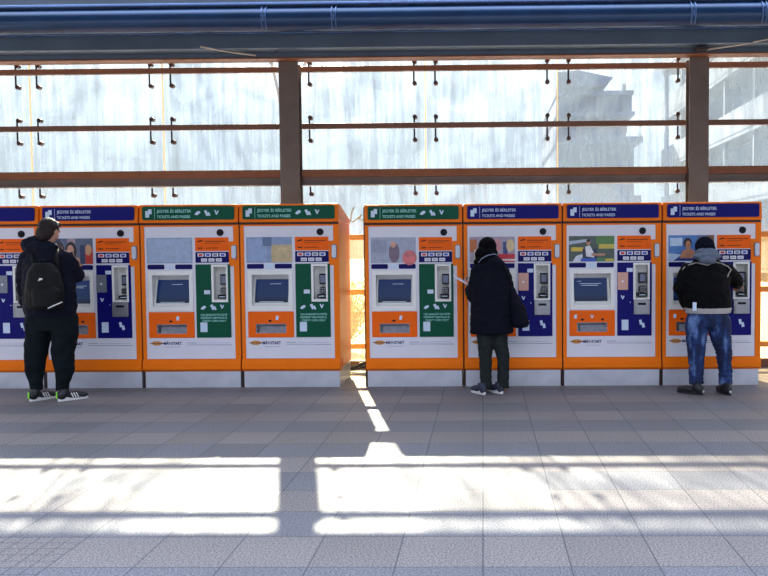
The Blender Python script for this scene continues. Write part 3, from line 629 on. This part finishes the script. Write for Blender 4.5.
def solid(name, bm, m, parent, voxel=.012, smooth=4, folds=0., fs=9., stretch=(1, 1, 1)):
    """weld the overlapping forms into one continuous skin"""
    bmesh.ops.recalc_face_normals(bm, faces=bm.faces)
    me = bpy.data.meshes.new('tmp'); bm.to_mesh(me); bm.free(); o = bpy.data.objects.new('tmp', me); COL.objects.link(o)
    r = o.modifiers.new('r', 'REMESH'); r.mode = 'VOXEL'; r.voxel_size = voxel
    if smooth: s = o.modifiers.new('s', 'SMOOTH'); s.iterations = smooth; s.factor = .5
    dg = bpy.context.evaluated_depsgraph_get(); nm = bpy.data.meshes.new_from_object(o.evaluated_get(dg)); bpy.data.objects.remove(o)
    if folds:
        nn = [v.normal.copy() for v in nm.vertices]
        for v, nv in zip(nm.vertices, nn):
            c = Vector((v.co.x*stretch[0], v.co.y*stretch[1], v.co.z*stretch[2]))*fs
            v.co += nv*folds*(1 - 2*abs(noise.noise(c + Vector((3, noise.noise(c*.5)*1.5, 0)))) - .4)
    nm.name = name; nm.materials.clear(); nm.materials.append(M[m]); nm.polygons.foreach_set('use_smooth', [True]*len(nm.polygons))
    o = bpy.data.objects.new(name, nm); COL.objects.link(o); o.parent = parent; return o
def hand_forms(bm, wrist, d, palm_n, s=1., curl=.6, thumb=1, finger=1.):
    """palm, four curled fingers and a thumb; d points along the hand, palm_n out of the palm"""
    w = Vector(wrist); d = Vector(d).normalized(); n = Vector(palm_n); n = (n - d*n.dot(d)).normalized(); sd_ = d.cross(n)*thumb
    lens = (.070, .078, .073, .058)
    for k in range(4):
        off = sd_*(.027 - .018*k)*s
        base = w + off*.75 + d*.02*s; kn = w + off + d*(.09 - .004*abs(k-1))*s
        tube(bm, [base, kn], [.013*s, .011*s], 8); ellipsoid(bm, kn, (.011*s,)*3, n=8)
        p = kn; a = curl*.5; l = lens[k]*s*finger
        for seg, fr in enumerate((.45, .32, .23)):
            q = p + (d*math.cos(a) + n*math.sin(a))*l*fr; r0 = (.0092 - .0010*seg)*s
            tube(bm, [p, q], [r0, r0*.92], 8); ellipsoid(bm, q, (r0*.95,)*3, n=8); p = q; a += curl*.75
    p = w + sd_*.022*s + d*.025*s
    for dd, l, r0 in ((sd_*.75 + d*.6 + n*.35, .042, .0125), (sd_*.3 + d*.85 + n*.5, .032, .0105), (d*.85 + n*.55 - sd_*.05, .026, .0092)):
        q = p + dd.normalized()*l*s; tube(bm, [p, q], [r0*s, r0*.9*s], 8); ellipsoid(bm, q, (r0*.92*s,)*3, n=8); p = q
    ellipsoid(bm, w, (.024*s,)*3, n=10)
def head_forms(bm, c, yaw, pitch, s=1.):
    """face looks along +y before turning"""
    R = Matrix.Rotation(yaw, 3, 'Z') @ Matrix.Rotation(pitch, 3, 'X'); c = Vector(c)
    T = lambda x, y, z: c + R @ (Vector((x, y, z))*s)
    ellipsoid(bm, T(0, -.012, .028), (.074*s, .092*s, .084*s), R); ellipsoid(bm, T(0, .018, -.032), (.058*s, .066*s, .076*s), R)
    ellipsoid(bm, T(0, .048, -.088), (.028*s, .024*s, .02*s), R)
    tube(bm, [T(0, .083, .018), T(0, .100, -.02)], [.009*s, .015*s], 8); ellipsoid(bm, T(0, .098, -.022), (.016*s, .014*s, .011*s), R)
    for k in (-1, 1):
        ellipsoid(bm, T(k*.076, -.004, -.008), (.009*s, .018*s, .031*s), R); ellipsoid(bm, T(k*.03, .07, .03), (.024*s, .014*s, .008*s), R)
        ellipsoid(bm, T(k*.034, .06, -.02), (.02*s, .018*s, .018*s), R)
    ellipsoid(bm, T(0, .076, -.052), (.024*s, .012*s, .006*s), R); ellipsoid(bm, T(0, .075, -.064), (.02*s, .012*s, .007*s), R)
    return T, R
def eyes(parent, T, s=1.):
    for k in (-1, 1):
        mk('eye', 'sole', parent, lambda b: ellipsoid(b, T(k*.03, .073, .01), (.012*s, .008*s, .008*s), n=10), smooth=True)
        mk('pupil', 'dark', parent, lambda b: ellipsoid(b, T(k*.03, .080, .009), (.005*s, .003*s, .005*s), n=8), smooth=True)
def shoe(parent, x, y, ang, mu, ms, L=.29, extra=None, wide=.05, name='shoe'):
    R = Matrix.Rotation(ang, 3, 'Z'); T = lambda a, b_, c: Vector((x, y, 0)) + R @ Vector((a, b_, c))
    bm = bmesh.new()
    ellipsoid(bm, T(0, L*.52, .045), (wide*.95, L*.30, .038), R); ellipsoid(bm, T(0, L*.74, .038), (wide, L*.22, .032), R)
    ellipsoid(bm, T(0, L*.12, .055), (wide*.78, L*.19, .055), R); tube(bm, [T(0, L*.18, .06), T(0, L*.2, .115)], [.045, .043], 14)
    up = solid(name, bm, mu, parent, .007, 3)
    bm = bmesh.new(); n = 28; pts = []
    for i in range(n):
        a = 2*PI*i/n; yy = math.sin(a)*L*.5 + L*.46; ww = wide*(.86 + .14*math.sin(a))*(1 if yy > L*.4 else .92); pts.append((math.copysign(abs(math.cos(a))**.7, math.cos(a))*ww, yy))
    lo = [bm.verts.new(T(a, b_, .001)) for a, b_ in pts]; hi = [bm.verts.new(T(a, b_, .024 + (.012 if b_ < L*.25 else 0))) for a, b_ in pts]
    bm.faces.new(lo[::-1]); bm.faces.new(hi)
    for i in range(n): bm.faces.new((lo[i], lo[(i+1) % n], hi[(i+1) % n], hi[i]))
    obj('sole', bm, ms, up, smooth=False)
    if extra:
        bm = bmesh.new(); box(bm, -.009, .009, -.002, .006, .03, .095 if extra == 'neon' else .05)
        bmesh.ops.transform(bm, matrix=Matrix.Translation(T(0, -L*.075, 0)) @ R.to_4x4(), verts=bm.verts); obj('heel_tab', bm, extra, up)
        if extra == 'neon':
            bm = bmesh.new()
            for j in range(3):
                tube(bm, [T(wide*.97, L*(.42+.08*j), .03), T(wide*.72, L*(.36+.08*j), .075)], .0055, 6)
            obj('side_stripes', bm, 'sole', up)
    return up
class Pose:
    def __init__(s, cx, fy, label, head=None):
        g = at(cx, fy, Z=0); s.g = g; s.k = (at(cx+10, fy-80, Y=g.y) - at(cx-10, fy-80, Y=g.y)).length/20; s.cx, s.fy = cx, fy
        s.o = empty('person', (g.x, g.y, 0)); tag(s.o, label, 'person')
    def __call__(s, px, py, dy=0.):
        p = at(px, py, Y=s.g.y + dy); return Vector((p.x - s.g.x, dy, p.z))

# --- man with the backpack, left
q = Pose(49, 400, 'man in a navy hooded jacket and dark trousers carrying a black backpack, seen from behind')
o = q.o; Hc = q(49.6, 231.5, .02)
bm = bmesh.new(); T, Rh = head_forms(bm, Hc, -.28, -.42, 1.07)
limb(bm, [(q(47, 246, 0), .055), (q(48.5, 238, .0), .052)])
loft(bm, [(*q(48, 318, 0), .14, .10), (*q(48, 290, 0), .12, .09), (*q(48, 262, 0), .16, .10), (*q(47, 250, 0), .10, .07)])
for a, k_ in ((35, -1), (60, 1)): limb(bm, [(q(48+k_*7, 312), .075), (q(a, 350, .01), .05), (q(a+1, 385, -.02), .037)], 10); limb(bm, [(q(a+1, 387, -.01), .036), (q(a+3, 396, .1), .03)], 8)
limb(bm, [(q(26, 256), .05), (q(21, 283, .02), .04), (q(26, 306, .13), .03)], 10); limb(bm, [(q(69, 256), .05), (q(77, 276, .10), .04), (q(71, 263, .30), .03)], 10)
hand_forms(bm, q(70.5, 261, .31), (-.35, .35, .85), (-.9, .1, -.3), curl=.7, thumb=-1); hand_forms(bm, q(26, 309, .14), (.05, .2, -1), (1, 0, .1), curl=.5)
body = solid('body', bm, 'skin', o, .0065, 2); eyes(body, T)
bm = bmesh.new(); ellipsoid(bm, T(0, -.026, .032), (.092, .10, .092), Rh); ellipsoid(bm, T(0, -.05, -.035), (.086, .07, .088), Rh); ellipsoid(bm, T(0, -.02, .0), (.083, .055, .04), Rh); ellipsoid(bm, T(0, .04, .088), (.06, .045, .028), Rh)
solid('hair', bm, 'hair', o, .007, 2, .004, 60, (1, 1, .4))
bm = bmesh.new()
loft(bm, [(*q(51, 316, .0), .235, .165), (*q(50.5, 309, .0), .255, .175), (*q(49.5, 295, 0), .255, .17), (*q(48.5, 275, 0), .245, .155), (*q(47.5, 262, 0), .235, .145), (*q(47, 253, 0), .19, .12), (*q(47, 246, .0), .10, .09)])
limb(bm, [(q(27.5, 259), .078), (q(23, 280, .01), .07), (q(25, 304, .12), .052)]); limb(bm, [(q(67, 258.5), .078), (q(76.5, 275, .10), .072), (q(71.5, 265, .28), .05)])
ellipsoid(bm, q(41, 248, -.06), (.17, .08, .07), Matrix.Rotation(.0, 3, 'Y')); ellipsoid(bm, q(31, 245, -.03), (.09, .08, .085)); ellipsoid(bm, q(51, 249, .05), (.10, .08, .06)); ellipsoid(bm, q(38, 241.5, -.03), (.1, .06, .05), Matrix.Rotation(.25, 3, 'Y'))
jk = solid('jacket', bm, 'navyjacket', o, .011, 3, .012, 9, (1, 1, 1.4))
bm = bmesh.new(); loft(bm, [(*q(52, 330), .2, .15), (*q(51.5, 312), .21, .155)])
for a, b_, c, k_ in ((37.5, 35, 36, -1), (64, 65, 62, 1)):
    rs = ((318, (40 if k_ < 0 else 63.5), .13), (335, (38.5 if k_ < 0 else 64.5), .125), (352, a-1.5, .105), (370, b_, .088), (383, c, .062), (390, c+.3, .058))
    for (y1, x1_, r1), (y2, x2_, r2) in zip(rs, rs[1:]): tube(bm, [q(x1_, y1, .0), q(x2_, y2, -.01)], [r1, r2], 18)
    for y1, x1_, r1 in rs[:-1]: ellipsoid(bm, q(x1_, y1, 0), (r1, r1, r1*.7))
solid('trousers', bm, 'trousers', o, .011, 3, .010, 8, (1, 1, .8))
shoe(o, q(35, 400).x, -.08, -.5, 'shoe', 'sole', extra='neon'); shoe(o, q(63, 399).x, -.08, -.75, 'shoe', 'sole', extra='neon')
# his backpack
bp = empty('backpack', (q.g.x, q.g.y, 0)); tag(bp, 'black backpack worn on the back of the man at left', 'backpack')
bm = bmesh.new(); loft(bm, [(*q(45.5, 309, -.21), .15, .075), (*q(44.5, 303, -.215), .185, .10), (*q(44, 287, -.215), .185, .105), (*q(43.2, 272, -.20), .155, .09), (*q(43, 263, -.185), .09, .06)])
pk = solid('pack', bm, 'bag', bp, .009, 3, .005, 8)
bm = bmesh.new(); loft(bm, [(*q(46, 307, -.29), .13, .05), (*q(46, 291, -.295), .14, .06), (*q(45, 286, -.285), .10, .035)]); solid('front_pocket', bm, 'bag', bp, .009, 3)
for a, c in ((33, 31), (56, 59)):
    mk('shoulder_strap', 'bag', bp, lambda b: tube(b, [q(a+3, 270, -.15), q(a, 258, -.13), q(a+1, 250, -.05), q(a, 249, .06)], .022, 8), smooth=True)
mk('reflective_strip', 'sole', bp, lambda b: tube(b, [q(48, 308.3, -.355), q(55, 305.2, -.36), q(62.3, 302, -.32)], .006, 6))
mk('badge', 'sole', bp, lambda b: tube(b, [q(38.5, 280.8, -.325), q(40, 279.3, -.335), q(42.5, 279, -.33)], [.006, .012, .007], 6))
mk('grab_loop', 'bag', bp, lambda b: tube(b, [q(40, 263, -.2), q(41, 259, -.22), q(45, 259, -.22), q(46, 263, -.2)], .008, 6))
wp = q(75.5, 267, .05); tk = mk('ticket', 'paper', None, lambda b: box(b, -.022, .022, -.002, .0, -.03, .03)); tk.location = Vector((q.g.x, q.g.y, 0)) + q(73.5, 262.5, .33); tk.rotation_euler = (.3, .4, .2)
tag(tk, 'small white ticket in the raised hand of the backpack man', 'ticket')

# --- woman in the long coat
q = Pose(491, 393.3, 'woman in a long dark navy coat and grey jeans holding a paper, seen from behind')
o = q.o; Hc = q(487.5, 250, .04)
bm = bmesh.new(); T, Rh = head_forms(bm, Hc, -.1, -.35, .95)
limb(bm, [(q(488, 266, 0), .05), (q(488, 257, .02), .046)])
loft(bm, [(*q(491, 320, 0), .15, .1), (*q(491, 295, 0), .11, .09), (*q(490, 272, 0), .14, .09), (*q(489, 265, 0), .09, .06)])
for a, k_ in ((485.5, -1), (503, 1)): limb(bm, [(q(491+k_*7, 322), .07), (q(a, 350, .01), .045), (q(a, 382, -.02), .033)], 10); limb(bm, [(q(a, 383, -.01), .034), (q(a, 389, .09), .027)], 8)
limb(bm, [(q(475, 272), .042), (q(470.5, 297, .05), .036), (q(468.5, 288, .18), .027)], 10); limb(bm, [(q(505, 272), .042), (q(511, 292, .02), .036), (q(510, 307, .12), .027)], 10)
hand_forms(bm, q(468.2, 287, .18), (-.4, .55, .65), (.55, .2, .2), s=.95, curl=.9, thumb=1); hand_forms(bm, q(510, 309, .12), (0, .1, -1), (-1, 0, 0), s=.9, curl=.6, thumb=-1)
body = solid('body', bm, 'skin', o, .0065, 2); eyes(body, T, .95)
bm = bmesh.new(); ellipsoid(bm, T(0, -.022, .03), (.092, .10, .098), Rh); ellipsoid(bm, q(486.5, 255.5, .0), (.118, .10, .105)); ellipsoid(bm, q(486.5, 262, -.045), (.13, .07, .065))
ellipsoid(bm, T(0, .035, .085), (.065, .05, .03), Rh)
solid('hair', bm, 'hair2', o, .008, 3, .007, 40, (1, 1, .3))
bm = bmesh.new()
loft(bm, [(*q(491.7, 333, .0), .215, .16), (*q(491.7, 325, .0), .215, .165), (*q(491.5, 305, 0), .205, .16), (*q(491, 288, 0), .2, .145), (*q(490.5, 276, 0), .195, .13), (*q(489.8, 268, 0), .155, .11), (*q(489, 261.5, .0), .10, .09)])
limb(bm, [(q(477, 273.5), .066), (q(472.5, 296, .05), .062), (q(469.8, 289.5, .15), .048)]); limb(bm, [(q(504, 273.5), .066), (q(509, 292, .02), .06), (q(508.5, 306, .11), .048)])
limb(bm, [(q(477, 270, -.02), .06), (q(481, 265.5, -.05), .062), (q(488, 262.5, -.06), .06), (q(495, 262, -.05), .06), (q(500, 266, -.02), .058)])
ct = solid('coat', bm, 'blackcoat', o, .011, 3, .012, 10, (1, 1, 1.6))
mk('collar_trim', 'greyprint', ct, lambda b: tube(b, [q(478.5, 262.5, -.11), q(482, 258.3, -.135), q(488, 255.2, -.14), (q(494, 254, -.13)), q(498.5, 255.2, -.1)], .0055, 6), smooth=True)
bm = bmesh.new()
for rs in (((325, 484, .09), (345, 485, .075), (362, 485.6, .063), (384, 486, .059), (388.3, 486, .061)), ((325, 499, .092), (342, 500, .076), (358, 503.5, .064), (382, 503, .058), (387.6, 503, .060))):
    for (y1, x1_, r1), (y2, x2_, r2) in zip(rs, rs[1:]): tube(bm, [q(x1_, y1, .0), q(x2_, y2, 0)], [r1, r2], 18)
    for y1, x1_, r1 in rs[:-1]: ellipsoid(bm, q(x1_, y1, 0), (r1, r1, r1*.7))
ellipsoid(bm, q(491.5, 322), (.165, .13, .1))
solid('trousers', bm, 'greyjeans', o, .010, 2, .006, 12, (1, 1, 1.5))
shoe(o, q(484.5, 390).x, -.09, .55, 'navyshoe', 'sole', .25, wide=.042); shoe(o, q(502, 390).x, -.04, .6, 'navyshoe', 'sole', .25, wide=.042)
tb = empty('tote_bag', (q.g.x, q.g.y, 0)); tag(tb, 'black cloth tote bag hanging from the shoulder of the woman', 'bag')
bm = bmesh.new(); loft(bm, [(*q(518.5, 327, 0), .085, .10), (*q(519, 323, 0), .10, .13), (*q(517, 308, 0), .085, .13), (*q(513, 295, 0), .05, .10), (*q(510.5, 287, 0), .03, .05)])
solid('bag_body', bm, 'blackcoat', tb, .009, 2, .012, 9)
mk('strap', 'bag', tb, lambda b: (tube(b, [q(511, 289, -.03), q(510, 277, -.08), q(505, 267, -.06), q(503, 266, .0)], .012, 8), tube(b, [q(511, 289, .05), q(511, 277, .08), q(506, 267, .06), q(503, 266, .0)], .012, 8)), smooth=True)
pa = mk('paper_sheet', 'paper', None, lambda b: prism(b, [(-.105, -.008), (-.03, -.002), (.05, .004), (.055, .012), (-.03, .006), (-.105, 0)], -.07, .08))
w_ = q(462.3, 281.3, .2); pa.location = Vector((q.g.x, q.g.y, 0)) + w_; pa.rotation_euler = (.12, .60, .1)
tag(pa, 'white paper sheet held out by the woman in the dark coat', 'paper')

# --- man in jacket and jeans, right
q = Pose(707, 393.5, 'man in a black jacket, dark beanie and faded blue jeans, seen from behind')
o = q.o; Hc = q(705, 250.5, .19)
bm = bmesh.new(); T, Rh = head_forms(bm, Hc, .02, -.5, 1.0)
limb(bm, [(q(706, 265, .08), .06), (q(705, 256, .14), .054)])
loft(bm, [(*q(708, 318, 0), .15, .1), (*q(708, 295, .02), .13, .1), (*q(707, 272, .06), .16, .10), (*q(706, 263, .08), .09, .07)])
for a, b_, k_ in ((695, 697, -1), (723, 726, 1)): limb(bm, [(q(708+k_*8, 316), .075), (q(a, 348, .02), .05), (q(b_, 381, -.02), .037)], 10); limb(bm, [(q(b_, 382, -.01), .036), (q(b_, 389, .1), .03)], 8)
limb(bm, [(q(687, 270, .05), .045), (q(679.5, 290, .08), .04), (q(690, 300, .24), .03)], 10); limb(bm, [(q(727, 270, .05), .045), (q(738.5, 282, .12), .04), (q(739, 286, .32), .03)], 10)
hand_forms(bm, q(738.8, 285.5, .3), (.05, 1, -.15), (0, -.2, -1), curl=.6, thumb=-1); hand_forms(bm, q(690, 300, .25), (.6, .5, .1), (.3, 0, -1), curl=.6)
body = solid('body', bm, 'skin2', o, .0065, 2); eyes(body, T)
bm = bmesh.new(); ellipsoid(bm, T(0, -.012, .04), (.098, .108, .10), Rh); ellipsoid(bm, T(0, -.025, .005), (.100, .098, .05), Rh)
bn = solid('beanie', bm, 'beanie', o, .008, 3, .003, 30)
bm = bmesh.new()
loft(bm, [(*q(707.5, 311, -.01), .222, .155), (*q(707.5, 304, -.01), .232, .165), (*q(707.3, 290, .0), .225, .165), (*q(707, 277, .03), .225, .15), (*q(706.8, 268, .06), .205, .13), (*q(706.5, 261, .08), .13, .10), (*q(706.5, 256.5, .09), .09, .08)])
limb(bm, [(q(688, 270.5, .05), .078), (q(681, 288, .07), .078), (q(686.5, 303, .18), .06)]); limb(bm, [(q(726, 270.5, .05), .078), (q(736, 281, .11), .070), (q(737.5, 284, .30), .05)])
jk = solid('jacket', bm, 'blackjacket', o, .011, 3, .011, 9, (1, 1, 1.3))
bm = bmesh.new(); loft(bm, [(*q(707.8, 313, -.01), .222, .155), (*q(707.8, 307.3, -.01), .236, .17)]); solid('waistband', bm, 'waist', jk, .008, 1)
bm = bmesh.new(); ellipsoid(bm, q(707, 256.5, .04), (.145, .085, .045)); ellipsoid(bm, q(707.5, 260.5, -.005), (.085, .08, .045)); ellipsoid(bm, q(706.5, 252.5, .07), (.118, .07, .045))
hd = solid('hood', bm, 'greycloth', o, .009, 3, .008, 14)
def surf(px, py, d0=-.4):
    """point on the jacket's back straight in front of the camera"""
    org = q(px, py, d0); far = q(px, py, .4); d = (far-org).normalized(); hit, loc, n, i = jk.ray_cast(org, d); return (loc - d*.004) if hit else q(px, py, -.1)
mk('piping', 'piping', jk, lambda b: (tube(b, [surf(x, y) for x, y in ((682.5, 270), (684, 267.5), (690, 264.5), (696, 262.6))], .007, 6), tube(b, [surf(x, y) for x, y in ((716, 262.2), (722, 263.8), (728, 266.5), (731, 270), (729, 273), (727.5, 277))], .007, 6), tube(b, [surf(x, y) for x, y in ((696, 262.6), (700, 263.5), (707, 265.2), (712, 263.4), (716, 262.2))], .006, 6)), smooth=True)
mk('zip_tag', 'pale', jk, lambda b: box(b, -.018, .018, -.006, .0, -.045, .035)).location = q(694.5, 306, -.19)
bm = bmesh.new(); ellipsoid(bm, q(708, 318, -.01), (.21, .155, .12))
for rs in (((320, 697.5, .115), (335, 696.5, .105), (352, 696.3, .083), (368, 696.2, .072), (379, 696.3, .068), (383.5, 696.6, .072)), ((320, 718.5, .118), (335, 720.5, .105), (350, 723.5, .08), (366, 725.2, .07), (379, 725.6, .064), (384.5, 725.8, .067))):
    for (y1, x1_, r1), (y2, x2_, r2) in zip(rs, rs[1:]): tube(bm, [q(x1_, y1, .0), q(x2_, y2, 0)], [r1, r2], 18)
    for y1, x1_, r1 in rs[:-1]: ellipsoid(bm, q(x1_, y1, 0), (r1, r1, r1*.7))
solid('jeans', bm, 'jeans', o, .010, 2, .010, 11, (1, 1, 1.8))
shoe(o, q(699, 394).x, -.10, .75, 'shoe', 'shoe', .29, wide=.048, extra='sole'); shoe(o, q(726, 394).x, -.12, .12, 'shoe', 'shoe', .29, wide=.05, extra='sole')
